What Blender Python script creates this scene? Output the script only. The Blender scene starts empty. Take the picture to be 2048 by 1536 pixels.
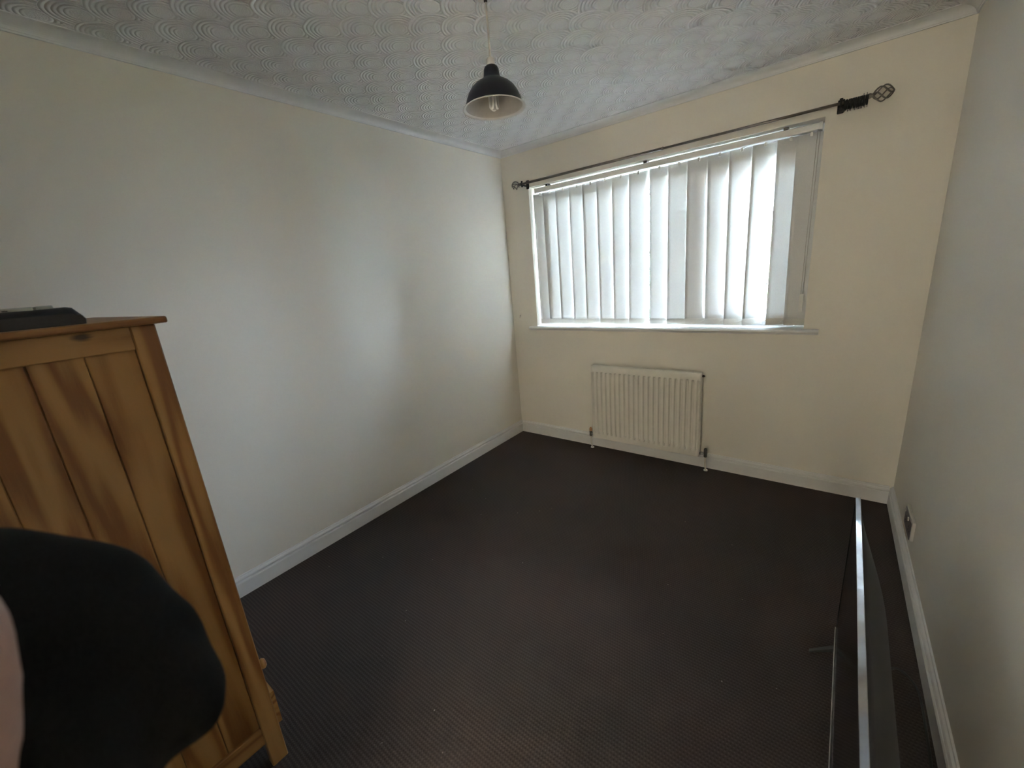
import bpy, bmesh, math, random
from mathutils import Vector, Matrix
import numpy as np
random.seed(7)
C = bpy.context.scene.collection
sc = bpy.context.scene
PI = math.pi

# ------------------------------------------------------------------ camera
CAM = Vector((2.2064, -2.8825, 1.4413))
right = Vector((0.7944, 0.6016, -0.0831)); up_ = Vector((-0.0943, 0.2573, 0.9617)); fwd = Vector((-0.6, 0.7562, -0.2611))
cd = bpy.data.cameras.new('camera'); cam = bpy.data.objects.new('camera', cd); C.objects.link(cam)
cd.sensor_width = 36; cd.lens = 816.4 / 2048 * 36; cd.clip_start = .02; cd.clip_end = 200
rot = Matrix((right, up_, -fwd)).transposed()
cam.matrix_world = Matrix.Translation(CAM) @ rot.to_4x4()
cd.dof.use_dof = True; cd.dof.focus_distance = 2.2; cd.dof.aperture_fstop = 4.8
sc.camera = cam

# ------------------------------------------------------------------ sky, light, exposure
w = bpy.data.worlds.new('overcast_sky'); sc.world = w; w.use_nodes = True
bg = w.node_tree.nodes['Background']
bg.inputs[0].default_value = (0.69, 0.815, 1.0, 1); bg.inputs[1].default_value = 47.5
sc.view_settings.view_transform = 'Standard'; sc.view_settings.look = 'None'
sc.view_settings.exposure = 2.35; sc.view_settings.gamma = 1.0; sc.view_settings.use_curve_mapping = False
LANDING_FILL_W = 118.0  # power of the added fill lamp out on the landing
pl = bpy.data.lights.new('window_portal', 'AREA'); pl.shape = 'RECTANGLE'; pl.size = 1.85; pl.size_y = 1.09
pl.cycles.is_portal = True
po = bpy.data.objects.new('window_portal', pl); C.objects.link(po)
po.location = (1.175, .24, 1.533); po.rotation_euler = (-PI/2, 0, 0)

# ------------------------------------------------------------------ materials
def newmat(name):
    m = bpy.data.materials.new(name); m.use_nodes = True
    return m, m.node_tree, m.node_tree.nodes['Principled BSDF']
def N(nt, t, **k):
    n = nt.nodes.new(t)
    for a, b in k.items(): setattr(n, a, b)
    return n
def L(nt, a, b): nt.links.new(a, b)
def math_(nt, op, a, b=None, c=None):
    n = N(nt, 'ShaderNodeMath', operation=op)
    for i, x in enumerate((a, b, c)):
        if x is None: continue
        if isinstance(x, (int, float)): n.inputs[i].default_value = x
        else: L(nt, x, n.inputs[i])
    return n.outputs[0]
def ramp(nt, fac, stops):
    r = N(nt, 'ShaderNodeValToRGB'); e = r.color_ramp.elements
    while len(e) < len(stops): e.new(.5)
    for el, (p, c) in zip(e, stops): el.position = p; el.color = (*c, 1)
    L(nt, fac, r.inputs[0]); return r.outputs[0]
def noise(nt, vec, scale, detail=3, rough=.5):
    n = N(nt, 'ShaderNodeTexNoise'); n.inputs['Scale'].default_value = scale
    n.inputs['Detail'].default_value = detail; n.inputs['Roughness'].default_value = rough
    if vec is not None: L(nt, vec, n.inputs['Vector'])
    return n.outputs['Fac']
def bump(nt, h, strength, dist, b):
    n = N(nt, 'ShaderNodeBump'); n.inputs['Strength'].default_value = strength; n.inputs['Distance'].default_value = dist
    L(nt, h, n.inputs['Height']); L(nt, n.outputs[0], b.inputs['Normal'])
def simple(name, col, rough=.5, metal=0, nscale=60, var=.06, bmp=0, spec=.5):
    m, nt, b = newmat(name)
    tc = N(nt, 'ShaderNodeTexCoord').outputs['Object']
    f = noise(nt, tc, nscale)
    lo = tuple(c*(1-var) for c in col); hi = tuple(min(1, c*(1+var)) for c in col)
    L(nt, ramp(nt, f, [(.3, lo), (.7, hi)]), b.inputs['Base Color'])
    b.inputs['Roughness'].default_value = rough; b.inputs['Metallic'].default_value = metal
    b.inputs['Specular IOR Level'].default_value = spec
    if bmp: bump(nt, f, .3, bmp, b)
    return m
def paint_wall():
    m, nt, b = newmat('magnolia_emulsion')
    tc = N(nt, 'ShaderNodeTexCoord').outputs['Object']
    f = noise(nt, tc, 2.2, 4); g = noise(nt, tc, 260, 2)
    L(nt, ramp(nt, f, [(.3, (.83, .785, .69)), (.7, (.855, .81, .715))]), b.inputs['Base Color'])
    b.inputs['Roughness'].default_value = .62; b.inputs['Specular IOR Level'].default_value = .3
    bump(nt, g, .25, .0006, b); return m
def artex():
    m, nt, b = newmat('artex_ceiling_paint')
    tc = N(nt, 'ShaderNodeTexCoord').outputs['Object']
    wob = N(nt, 'ShaderNodeTexNoise'); wob.inputs['Scale'].default_value = 7; L(nt, tc, wob.inputs['Vector'])
    vs = N(nt, 'ShaderNodeVectorMath', operation='SCALE'); L(nt, wob.outputs['Color'], vs.inputs[0]); vs.inputs['Scale'].default_value = .022
    va = N(nt, 'ShaderNodeVectorMath', operation='ADD'); L(nt, tc, va.inputs[0]); L(nt, vs.outputs[0], va.inputs[1])
    sp = N(nt, 'ShaderNodeSeparateXYZ'); L(nt, va.outputs[0], sp.inputs[0])
    X = math_(nt, 'SUBTRACT', sp.outputs[0], .99+.011); Y = math_(nt, 'ADD', sp.outputs[1], 1.455-.011+8*.0875*2)
    P = .0875; R = .092; SX = .18
    k1 = math_(nt, 'FLOOR', math_(nt, 'DIVIDE', math_(nt, 'ADD', Y, R), P))
    def dist(k):
        par = math_(nt, 'FLOORED_MODULO', k, 2.0)
        xs = math_(nt, 'SUBTRACT', X, math_(nt, 'MULTIPLY', par, SX/2))
        q = math_(nt, 'MULTIPLY', math_(nt, 'SUBTRACT', math_(nt, 'DIVIDE', xs, SX), math_(nt, 'ROUND', math_(nt, 'DIVIDE', xs, SX))), SX)
        dy = math_(nt, 'SUBTRACT', Y, math_(nt, 'MULTIPLY', k, P))
        return math_(nt, 'SQRT', math_(nt, 'ADD', math_(nt, 'MULTIPLY', q, q), math_(nt, 'MULTIPLY', dy, dy)))
    d1 = dist(k1); d2 = dist(math_(nt, 'SUBTRACT', k1, 1.0))
    ins = math_(nt, 'LESS_THAN', d1, R)
    d = math_(nt, 'ADD', math_(nt, 'MULTIPLY', d1, ins), math_(nt, 'MULTIPLY', d2, math_(nt, 'SUBTRACT', 1.0, ins)))
    ring = math_(nt, 'MULTIPLY_ADD', math_(nt, 'SINE', math_(nt, 'MULTIPLY', d, 2*PI/.0135)), .5, .5)
    ring = math_(nt, 'POWER', ring, .6)
    inn = N(nt, 'ShaderNodeMapRange'); inn.inputs['From Min'].default_value = .022; inn.inputs['From Max'].default_value = .036
    L(nt, d, inn.inputs['Value'])
    st = noise(nt, tc, 240, 2, .7)
    fine = noise(nt, tc, 420, 1)
    h = math_(nt, 'ADD', math_(nt, 'MULTIPLY', ring, inn.outputs[0]),
              math_(nt, 'MULTIPLY', math_(nt, 'SUBTRACT', 1.0, inn.outputs[0]), math_(nt, 'MULTIPLY', st, .9)))
    h = math_(nt, 'ADD', h, math_(nt, 'MULTIPLY', fine, .12))
    b.inputs['Base Color'].default_value = (.90, .90, .90, 1); b.inputs['Roughness'].default_value = .7
    b.inputs['Specular IOR Level'].default_value = .25
    bump(nt, h, 1.0, .0058, b); return m
def carpet():
    m, nt, b = newmat('brown_cord_carpet')
    tc = N(nt, 'ShaderNodeTexCoord').outputs['Object']
    sp = N(nt, 'ShaderNodeSeparateXYZ'); L(nt, tc, sp.inputs[0])
    wv = noise(nt, tc, 9, 2)
    yy = math_(nt, 'ADD', sp.outputs[1], math_(nt, 'MULTIPLY', wv, .006))
    row = math_(nt, 'SINE', math_(nt, 'MULTIPLY', yy, 2*PI/.0125))
    rowi = math_(nt, 'FLOOR', math_(nt, 'DIVIDE', yy, .0125))
    xx = math_(nt, 'ADD', sp.outputs[0], math_(nt, 'MULTIPLY', math_(nt, 'FLOORED_MODULO', rowi, 2.0), .006))
    col = math_(nt, 'SINE', math_(nt, 'MULTIPLY', xx, 2*PI/.010))
    h = math_(nt, 'ADD', math_(nt, 'MULTIPLY', row, .5), math_(nt, 'MULTIPLY', math_(nt, 'MULTIPLY', col, row), .5))
    nz = noise(nt, tc, 320, 3, .7); big = noise(nt, tc, 1.6, 3)
    h2 = math_(nt, 'ADD', math_(nt, 'MULTIPLY', h, .5), nz)
    c1 = ramp(nt, math_(nt, 'MULTIPLY_ADD', h2, .36, .26), [(.2, (.036, .0295, .027)), (.5, (.066, .0545, .0495)), (.8, (.112, .094, .085))])
    tint = ramp(nt, big, [(.35, (.92, .95, .95)), (.65, (1.12, 1.02, 1.0))])
    mx = N(nt, 'ShaderNodeMix', data_type='RGBA', blend_type='MULTIPLY'); mx.inputs[0].default_value = 1
    L(nt, c1, mx.inputs[6]); L(nt, tint, mx.inputs[7])
    # stray lint flecks trodden into the pile
    vo = N(nt, 'ShaderNodeTexVoronoi'); vo.inputs['Scale'].default_value = 13; L(nt, tc, vo.inputs['Vector'])
    fl = math_(nt, 'LESS_THAN', math_(nt, 'ADD', vo.outputs['Distance'], math_(nt, 'MULTIPLY', nz, .05)), .058)
    sel = math_(nt, 'GREATER_THAN', noise(nt, tc, 5, 1), .5)
    m2 = N(nt, 'ShaderNodeMix', data_type='RGBA'); L(nt, math_(nt, 'MULTIPLY', math_(nt, 'MULTIPLY', fl, sel), .55), m2.inputs[0])
    L(nt, mx.outputs[2], m2.inputs[6]); m2.inputs[7].default_value = (.34, .30, .27, 1)
    L(nt, m2.outputs[2], b.inputs['Base Color'])
    b.inputs['Roughness'].default_value = .95; b.inputs['Specular IOR Level'].default_value = .1
    bump(nt, h2, .35, .003, b); return m
def pine(name, axis, knot=None, tone=1.0, seed=0, bands=38):
    m, nt, b = newmat(name)
    tc = N(nt, 'ShaderNodeTexCoord').outputs['Object']
    oi = N(nt, 'ShaderNodeObjectInfo').outputs['Random']
    of = N(nt, 'ShaderNodeCombineXYZ'); L(nt, math_(nt, 'MULTIPLY', oi, 7.0), of.inputs[0]); L(nt, math_(nt, 'MULTIPLY', oi, 3.0), of.inputs[1]); of.inputs[2].default_value = seed
    va = N(nt, 'ShaderNodeVectorMath', operation='ADD'); L(nt, tc, va.inputs[0]); L(nt, of.outputs[0], va.inputs[1])
    mp = N(nt, 'ShaderNodeMapping'); s = [1, 1, 1]; s[axis] = .085; mp.inputs['Scale'].default_value = s
    L(nt, va.outputs[0], mp.inputs['Vector'])
    f0 = noise(nt, mp.outputs[0], 9, 2)
    rings = math_(nt, 'SINE', math_(nt, 'MULTIPLY', f0, bands))
    f1 = noise(nt, mp.outputs[0], 240, 3)
    fac = math_(nt, 'ADD', math_(nt, 'MULTIPLY_ADD', rings, .36, .42), math_(nt, 'MULTIPLY', f1, .25))
    t = tone*.60
    colr = ramp(nt, fac, [(.2, (.34*t, .135*t, .032*t)), (.55, (.55*t, .275*t, .080*t)), (.85, (.64*t, .345*t, .115*t))])
    out = colr
    if knot:
        vd = N(nt, 'ShaderNodeVectorMath', operation='SUBTRACT'); L(nt, tc, vd.inputs[0]); vd.inputs[1].default_value = knot[0]
        vm = N(nt, 'ShaderNodeVectorMath', operation='MULTIPLY'); L(nt, vd.outputs[0], vm.inputs[0]); vm.inputs[1].default_value = knot[1]
        ln = N(nt, 'ShaderNodeVectorMath', operation='LENGTH'); L(nt, vm.outputs[0], ln.inputs[0])
        kf = math_(nt, 'ADD', ln.outputs['Value'], math_(nt, 'MULTIPLY', f1, .5))
        kr = ramp(nt, kf, [(.55, (.055, .03, .015)), (1.15, (1, 1, 1))])
        mx = N(nt, 'ShaderNodeMix', data_type='RGBA', blend_type='MULTIPLY'); mx.inputs[0].default_value = .9
        L(nt, colr, mx.inputs[6]); L(nt, kr, mx.inputs[7]); out = mx.outputs[2]
    L(nt, out, b.inputs['Base Color'])
    b.inputs['Roughness'].default_value = .42; bump(nt, fac, .15, .0006, b); return m
def slat_fabric(name, col, tr):
    m, nt, b = newmat(name); nt.nodes.remove(b)
    o = nt.nodes['Material Output']
    tc = N(nt, 'ShaderNodeTexCoord').outputs['Object']
    mp = N(nt, 'ShaderNodeMapping'); mp.inputs['Scale'].default_value = (1, 1, .3); L(nt, tc, mp.inputs['Vector'])
    f = noise(nt, mp.outputs[0], 420, 2)
    c = ramp(nt, f, [(.3, tuple(x*.95 for x in col)), (.7, col)])
    d = N(nt, 'ShaderNodeBsdfDiffuse'); t = N(nt, 'ShaderNodeBsdfTranslucent')
    L(nt, c, d.inputs[0]); L(nt, c, t.inputs[0])
    mx = N(nt, 'ShaderNodeMixShader'); mx.inputs[0].default_value = tr
    L(nt, d.outputs[0], mx.inputs[1]); L(nt, t.outputs[0], mx.inputs[2]); L(nt, mx.outputs[0], o.inputs[0]); return m
def window_glass():
    m, nt, b = newmat('window_glass'); nt.nodes.remove(b); o = nt.nodes['Material Output']
    tr = N(nt, 'ShaderNodeBsdfTransparent'); tr.inputs[0].default_value = (.94, .97, .97, 1)
    g = N(nt, 'ShaderNodeBsdfGlossy'); g.inputs['Roughness'].default_value = .01
    fr = N(nt, 'ShaderNodeFresnel'); fr.inputs[0].default_value = 1.45
    mx = N(nt, 'ShaderNodeMixShader'); L(nt, fr.outputs[0], mx.inputs[0]); L(nt, tr.outputs[0], mx.inputs[1]); L(nt, g.outputs[0], mx.inputs[2])
    L(nt, mx.outputs[0], o.inputs[0]); return m
M = {
 'wall': paint_wall(), 'ceil': artex(), 'carpet': carpet(),
 'cornice': simple('cornice_white', (.80, .80, .79), .6, nscale=9, var=.02),
 'skirt': simple('skirting_gloss_white', (.80, .79, .76), .34, nscale=5, var=.02),
 'upvc': simple('white_upvc', (.84, .85, .86), .3, nscale=8, var=.02),
 'sill': simple('sill_gloss_white', (.80, .79, .77), .34, nscale=6, var=.02),
 'glass': window_glass(),
 'lead': simple('window_lead', (.17, .17, .19), .55, .3),
 'slat': slat_fabric('blind_fabric', (.88, .88, .86), .09),
 'weight': slat_fabric('blind_weight_fabric', (.80, .78, .72), .045),
 'rail': simple('blind_rail_white', (.82, .81, .78), .45, nscale=20, var=.02),
 'plas': simple('white_plastic', (.78, .76, .70), .4, nscale=20, var=.03),
 'rad': simple('radiator_enamel', (.78, .745, .66), .38, nscale=14, var=.02),
 'chrome': simple('dull_chrome', (.42, .41, .40), .28, 1, var=.05),
 'darkmetal': simple('tarnished_valve', (.10, .09, .08), .4, .7, var=.2),
 'copper': simple('orange_cap', (.50, .24, .11), .5, 0, var=.2),
 'pipe': simple('painted_pipe', (.62, .57, .49), .45, var=.05),
 'pole': simple('pewter_pole', (.20, .175, .16), .38, .8, var=.1),
 'black_metal': simple('black_curtain_metal', (.018, .018, .02), .5, .3, var=.2),
 'shade': simple('navy_black_shade', (.005, .0055, .010), .38, 0, var=.2, spec=.3),
 'lining': simple('shade_lining_grey', (.52, .49, .46), .55, var=.04),
 'rim': simple('shade_rim', (.70, .68, .66), .4, var=.03),
 'flex': simple('white_flex', (.52, .49, .45), .5, var=.05),
 'lampw': simple('lampholder_white', (.70, .69, .66), .4, var=.03),
 'tube': simple('bulb_tube_white', (.80, .79, .76), .22, var=.03),
 'pine_y': pine('pine_grain_y', 1, tone=.92), 'pine_z': pine('pine_grain_z', 2), 'pine_x': pine('pine_grain_x', 0),
 'tvbezel': simple('gloss_black_bezel', (.02, .02, .022), .09, 0, var=.1, spec=.8),
 'tvtop': simple('dark_chrome_edge', (.42, .43, .46), .07, 1, var=.04),
 'tvscreen': simple('screen_glass', (.006, .006, .007), .12, 0, var=.1),
 'tvback': simple('tv_back_plastic', (.018, .0185, .018), .5, 0, nscale=300, var=.1, bmp=.0004),
 'tvtrim': simple('tv_trim_silver', (.45, .45, .46), .25, .9, var=.05),
 'cable': simple('black_cable', (.012, .012, .012), .45, var=.1),
 'device': simple('black_device_plastic', (.012, .014, .022), .36, nscale=200, var=.2, bmp=.0003),
 'pad': simple('device_grey_panel', (.42, .43, .38), .5, nscale=60, var=.1),
 'plate': simple('steel_socket_plate', (.33, .30, .32), .38, .85, nscale=200, var=.08),
 'sock_edge': simple('socket_white_plastic', (.74, .70, .62), .4, var=.03),
 'slot': simple('socket_slot', (.02, .02, .02), .6, var=.1),
 'shirt': simple('black_cotton_sweatshirt', (.006, .006, .0066), .95, nscale=500, var=.35, bmp=.001, spec=.15),
 'trouser': simple('dark_denim', (.03, .035, .05), .9, nscale=300, var=.2, spec=.2),
 'skin': simple('skin', (.42, .27, .22), .5, nscale=120, var=.07, bmp=.0004),
 'hair': simple('brown_hair', (.05, .03, .02), .6, nscale=200, var=.3),
 'nail': simple('rusty_nail', (.06, .045, .035), .6, .6, var=.3),
 'brick': simple('pale_brick', (.42, .26, .20), .85, nscale=30, var=.2),
 'rooftile': simple('grey_concrete_tile', (.20, .18, .19), .85, nscale=12, var=.25),
 'leaf': simple('green_leaf', (.10, .20, .075), .6, nscale=3, var=.45),
 'leaf2': simple('blue_green_leaf', (.055, .12, .085), .6, nscale=3, var=.4),
 'bark': simple('bark', (.10, .075, .055), .9, nscale=40, var=.3),
 'fence': simple('weathered_fence_board', (.20, .19, .21), .85, nscale=18, var=.2),
 'beige': simple('beige_landing_carpet', (.50, .44, .36), .95, nscale=300, var=.15),
 'opal': slat_fabric('opal_glass', (.9, .9, .88), .5),
 'lawn': simple('lawn_grass', (.07, .12, .04), .95, nscale=20, var=.4),
}

# ------------------------------------------------------------------ mesh helpers
class MB:
    def __init__(s): s.v = []; s.f = []; s.sm = []
    def add(s, vs, fs, smooth=False):
        o = len(s.v); s.v += [Vector(p) for p in vs]
        for f in fs: s.f.append(tuple(i+o for i in f)); s.sm.append(smooth)
        return s
    def box(s, a, b, bev=0, seg=1):
        (x0, y0, z0), (x1, y1, z1) = a, b
        if bev:
            bm = bmesh.new(); bmesh.ops.create_cube(bm, size=1)
            for v in bm.verts: v.co = Vector((x0+(v.co.x+.5)*(x1-x0), y0+(v.co.y+.5)*(y1-y0), z0+(v.co.z+.5)*(z1-z0)))
            bmesh.ops.bevel(bm, geom=bm.edges[:], offset=bev, segments=seg, affect='EDGES', profile=.5)
            bm.verts.ensure_lookup_table(); bm.verts.index_update()
            s.add([v.co for v in bm.verts], [[v.index for v in f.verts] for f in bm.faces]); bm.free(); return s
        return s.add([(x0,y0,z0),(x1,y0,z0),(x1,y1,z0),(x0,y1,z0),(x0,y0,z1),(x1,y0,z1),(x1,y1,z1),(x0,y1,z1)],
              [(0,3,2,1),(4,5,6,7),(0,1,5,4),(1,2,6,5),(2,3,7,6),(3,0,4,7)])
    def lathe(s, prof, c=(0,0,0), n=32, axis='z', closed=False):
        vs = []; fs = []; m = len(prof)
        for i in range(n):
            a = 2*PI*i/n
            for r, h in prof:
                x, y = r*math.cos(a), r*math.sin(a)
                p = {'z': (x, y, h), 'x': (h, x, y), 'y': (x, h, y)}[axis]
                vs.append((p[0]+c[0], p[1]+c[1], p[2]+c[2]))
        for i in range(n):
            j = (i+1) % n
            for k in range(m-1 + (1 if closed else 0)):
                k2 = (k+1) % m; fs.append((i*m+k, j*m+k, j*m+k2, i*m+k2))
        if not closed:
            if prof[0][0] > 1e-6: fs.append([i*m for i in range(n)][::-1])
            if prof[-1][0] > 1e-6: fs.append([i*m+m-1 for i in range(n)])
        return s.add(vs, fs, True)
    def tube(s, pts, r, n=10, caps=True, closed=False):
        pts = [Vector(p) for p in pts]; m = len(pts); vs = []; fs = []
        rs = r if isinstance(r, (list, tuple)) else [r]*m
        ref = None
        for i, p in enumerate(pts):
            if closed: t = pts[(i+1) % m] - pts[i-1]
            else: t = pts[min(i+1, m-1)] - pts[max(i-1, 0)]
            t.normalize()
            if ref is None: ref = Vector((0,0,1)) if abs(t.z) < .9 else Vector((1,0,0))
            b1 = ref - t*ref.dot(t); b1.normalize(); b2 = t.cross(b1); ref = b1
            for k in range(n):
                a = 2*PI*k/n; vs.append(p + (b1*math.cos(a)+b2*math.sin(a))*rs[i])
        for i in range(m if closed else m-1):
            j = (i+1) % m
            for k in range(n): k2 = (k+1) % n; fs.append((i*n+k, i*n+k2, j*n+k2, j*n+k))
        if caps and not closed: fs += [tuple(range(n))[::-1], tuple((m-1)*n+k for k in range(n))]
        return s.add(vs, fs, True)
    def prism(s, prof, p0, p1, d1, d2, smooth=False):
        """profile (a,b) -> p + a*d1 + b*d2, swept p0 -> p1"""
        p0, p1, d1, d2 = Vector(p0), Vector(p1), Vector(d1), Vector(d2); n = len(prof)
        vs = [p0+d1*a+d2*b for a, b in prof] + [p1+d1*a+d2*b for a, b in prof]
        fs = [(i, (i+1) % n, n+(i+1) % n, n+i) for i in range(n)] + [tuple(range(n))[::-1], tuple(range(n, 2*n))]
        return s.add(vs, fs, smooth)
    def build(s, name, mat, parent=None, kind=None):
        me = bpy.data.meshes.new(name)
        o = Vector((0,0,0))
        if parent is not None and not parent.get('_local'):
            q = parent
            while q is not None: o += q.location; q = q.parent
        me.from_pydata([tuple(v-o) for v in s.v], [], s.f)
        me.polygons.foreach_set('use_smooth', s.sm)
        bm = bmesh.new(); bm.from_mesh(me); bmesh.ops.recalc_face_normals(bm, faces=bm.faces); bm.to_mesh(me); bm.free()
        me.materials.append(M[mat] if isinstance(mat, str) else mat)
        ob = bpy.data.objects.new(name, me); C.objects.link(ob)
        if parent is not None: ob.parent = parent
        if kind: ob['kind'] = kind
        return ob
def smooth_by_angle(ob, ang=40):
    me = ob.data
    bm = bmesh.new(); bm.from_mesh(me)
    for f in bm.faces: f.smooth = True
    for e in bm.edges: e.smooth = len(e.link_faces) == 2 and e.calc_face_angle(0) < math.radians(ang)
    bm.to_mesh(me); bm.free(); return ob
def thing(name, label, cat, loc=(0,0,0), rz=0, group=None, local=False):
    o = bpy.data.objects.new(name, None); C.objects.link(o); o.location = loc; o.rotation_euler = (0,0,rz)
    o.empty_display_size = .05; o['label'] = label; o['category'] = cat
    if group: o['group'] = group
    if local: o['_local'] = 1
    return o
def tag(o, label, cat, group=None):
    o['label'] = label; o['category'] = cat
    if group: o['group'] = group
    return o

# ------------------------------------------------------------------ room shell
W, H, YB = 2.5897, 2.365, -3.9
WX0, WX1, WZ0, WZ1 = .2504, 2.0993, .9907, 2.0754
MB().box((-.2, YB-.2, -.12), (W+.2, .28, 0)).build('floor', 'carpet', kind='structure')
MB().box((-.2, YB-.2, H), (W+.2, .28, H+.15)).build('ceiling', 'ceil', kind='structure')
MB().box((-.2, YB-.2, 0), (0, .28, H)).build('wall_left', 'wall', kind='structure')
MB().box((W, YB-.2, 0), (W+.2, .28, H)).build('wall_right', 'wall', kind='structure')
wf = MB()
wf.box((0, 0, 0), (WX0, .28, H)); wf.box((WX1, 0, 0), (W, .28, H))
wf.box((WX0, 0, 0), (WX1, .28, WZ0-.001)); wf.box((WX0, 0, WZ1), (WX1, .28, H))
wf.build('wall_far', 'wall', kind='structure')
# near wall with a doorway behind the photographer
wn = MB(); DX0, DX1, DZ = 1.62, 2.42, 2.0
wn.box((0, YB-.2, 0), (DX0, YB, H)); wn.box((DX1, YB-.2, 0), (W, YB, H)); wn.box((DX0, YB-.2, DZ), (DX1, YB, H))
wn.build('wall_near', 'wall', kind='structure')
# door leaf standing open into the room behind the photographer
door = MB().box((DX0-.048, YB+.02, .008), (DX0-.008, YB+.80, DZ-.004), .002).build('door_1', 'skirt', kind='structure')
for z0, z1 in ((.2, .85), (1.0, 1.85)):
    for y0, y1 in ((YB+.12, YB+.37), (YB+.44, YB+.70)):
        for xf in (DX0-.0095, DX0-.0545): MB().box((xf, y0, z0), (xf+.008, y1, z1), .0035).build('panel', 'skirt', door)
for s_ in (1, -1):
    MB().lathe([(0, 0), (.012, 0), (.012, s_*.035), (.026, s_*.042), (.026, s_*.06), (0, s_*.066)], (DX0-.028+s_*.02, YB+.74, 1.0), 20, 'x').build('door_handle', 'chrome', door)
# unseen landing added beyond the doorway; its lamplight bounces in as room fill
LX0, LX1, LY0 = .9, 3.2, -5.3; LY1 = YB-.2
MB().box((LX0-.1, LY0-.1, -.12), (LX1+.1, LY1, 0)).build('floor_landing', 'beige', kind='structure')
MB().box((DX0, LY1, -.01), (DX1, YB, 0.001)).build('trim_6', 'sill', kind='structure')
MB().box((LX0-.1, LY0-.1, H), (LX1+.1, LY1, H+.1)).build('ceiling_landing', 'cornice', kind='structure')
MB().box((LX0-.1, LY0-.1, 0), (LX0, LY1, H)).build('wall_landing_left', 'wall', kind='structure')
MB().box((LX1, LY0-.1, 0), (LX1+.1, LY1, H)).build('wall_landing_right', 'wall', kind='structure')
MB().box((LX0, LY0-.1, 0), (LX1, LY0, H)).build('wall_landing_back', 'wall', kind='structure')
MB().box((W+.2, LY1, 0), (LX1, LY1+.1, H)).build('wall_landing_front', 'wall', kind='structure')
ll = thing('landing_fill_light', 'unseen round white ceiling light added on the landing as room fill', 'lamp', (2.95, -4.38, H))
MB().lathe([(0, H-.02), (.11, H-.02), (.12, H-.012), (.12, H), (0, H)], (2.95, -4.38, 0), 32).build('base', 'lampw', ll)
MB().lathe([(.0, H-.075), (.05, H-.07), (.085, H-.052), (.10, H-.022), (.098, H-.022), (.083, H-.050), (.05, H-.067), (.0, H-.072)], (2.95, -4.38, 0), 32, closed=False).build('glass_shade', 'opal', ll)
lt = bpy.data.lights.new('landing_fill_point', 'POINT'); lt.energy = LANDING_FILL_W; lt.shadow_soft_size = .06; lt.color = (1.0, .975, .94)  # added unseen source that brightens the far wall, ceiling and wardrobe
lo = bpy.data.objects.new('landing_fill_point', lt); C.objects.link(lo); lo.location = (2.95, -4.38, H-.15)
# skirting boards: plain face, bead groove, moulded top
hs, t = .1057, .0181
skp = [(0, 0), (t, 0), (t, .0715), (t-.003, .0755), (t-.0125, .0765), (t-.0130, .0815), (t-.004, .0835), (t-.0025, .090), (t-.006, .0965), (t-.0115, .1), (t-.0125, hs), (0, hs)]
MB().prism(skp, (0, YB, 0), (0, -.0001, 0), (1, 0, 0), (0, 0, 1)).build('baseboard_left', 'skirt', kind='structure')
MB().prism(skp, (W, YB, 0), (W, -.0001, 0), (-1, 0, 0), (0, 0, 1)).build('baseboard_right', 'skirt', kind='structure')
MB().prism(skp, (t, 0, 0), (W-t, 0, 0), (0, -1, 0), (0, 0, 1)).build('baseboard_far', 'skirt', kind='structure')
MB().prism(skp, (t, YB, 0), (DX0-.06, YB, 0), (0, 1, 0), (0, 0, 1)).build('baseboard_near', 'skirt', kind='structure')
# coving: flat lower lip, concave cove, thin upper lip (drop .035, projection .065)
Hc = 2.33
cvp = [(0, Hc-H)]
cvp += [(.007, Hc-H), (.008, Hc-H+.006)]
for i in range(9):
    a = PI/2*i/8
    cvp.append((.060 - .050*math.cos(a), -.003 - .026*(1-math.sin(a))))
cvp += [(.065, -.003), (.065, 0), (0, 0)]
cvp = [(a, b) for a, b in cvp]
for i, (p0, p1, d) in enumerate((((0, YB, H), (0, 0, H), (1,0,0)), ((0, 0, H), (W, 0, H), (0,-1,0)), ((W, YB, H), (W, 0, H), (-1,0,0)), ((0, YB, H), (W, YB, H), (0,1,0)))):
    MB().prism(cvp, p0, p1, d, (0,0,1)).build('trim_%d' % (i+1), 'cornice', kind='structure')
# door frame
dfm = MB()
for x in (DX0-.06, DX1): dfm.box((x, YB, 0), (x+.06, YB+.016, DZ+.06), .003)
dfm.box((DX0, YB, DZ), (DX1, YB+.016, DZ+.06), .003); dfm.build('trim_5', 'skirt', kind='structure')

# ------------------------------------------------------------------ window
win = bpy.data.objects.new('window_1', None); C.objects.link(win); win.location = (1.175, .15, WZ0); win['kind'] = 'structure'
YF0, YF1 = .105, .175
def frame(x0, x1, z0, z1, wd, y0, y1, name, parent=win):
    b = MB()
    b.box((x0, y0, z0), (x0+wd, y1, z1), .004); b.box((x1-wd, y0, z0), (x1, y1, z1), .004)
    b.box((x0+wd, y0, z0), (x1-wd, y1, z0+wd), .004); b.box((x0+wd, y0, z1-wd), (x1-wd, y1, z1), .004)
    return b.build(name, 'upvc', parent)
fb = WZ0+.002
b = MB(); b.box((WX0, YF0+.01, fb), (WX0+.055, YF1, WZ1), .004); b.box((WX1-.055, YF0+.01, fb), (WX1, YF1, WZ1), .004)
b.box((WX0+.055, YF0+.01, fb), (WX1-.055, YF1, fb+.036), .004); b.box((WX0+.055, YF0+.01, WZ1-.098), (WX1-.055, YF1, WZ1), .004)
b.box((1.44, YF0+.01, fb+.036), (1.51, YF1, WZ1-.098), .004)
b.build('window_frame', 'upvc', win)
frame(1.498, WX1-.045, fb+.03, WZ1-.088, .062, YF0-.012, YF1-.012, 'casement_sash')
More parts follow.
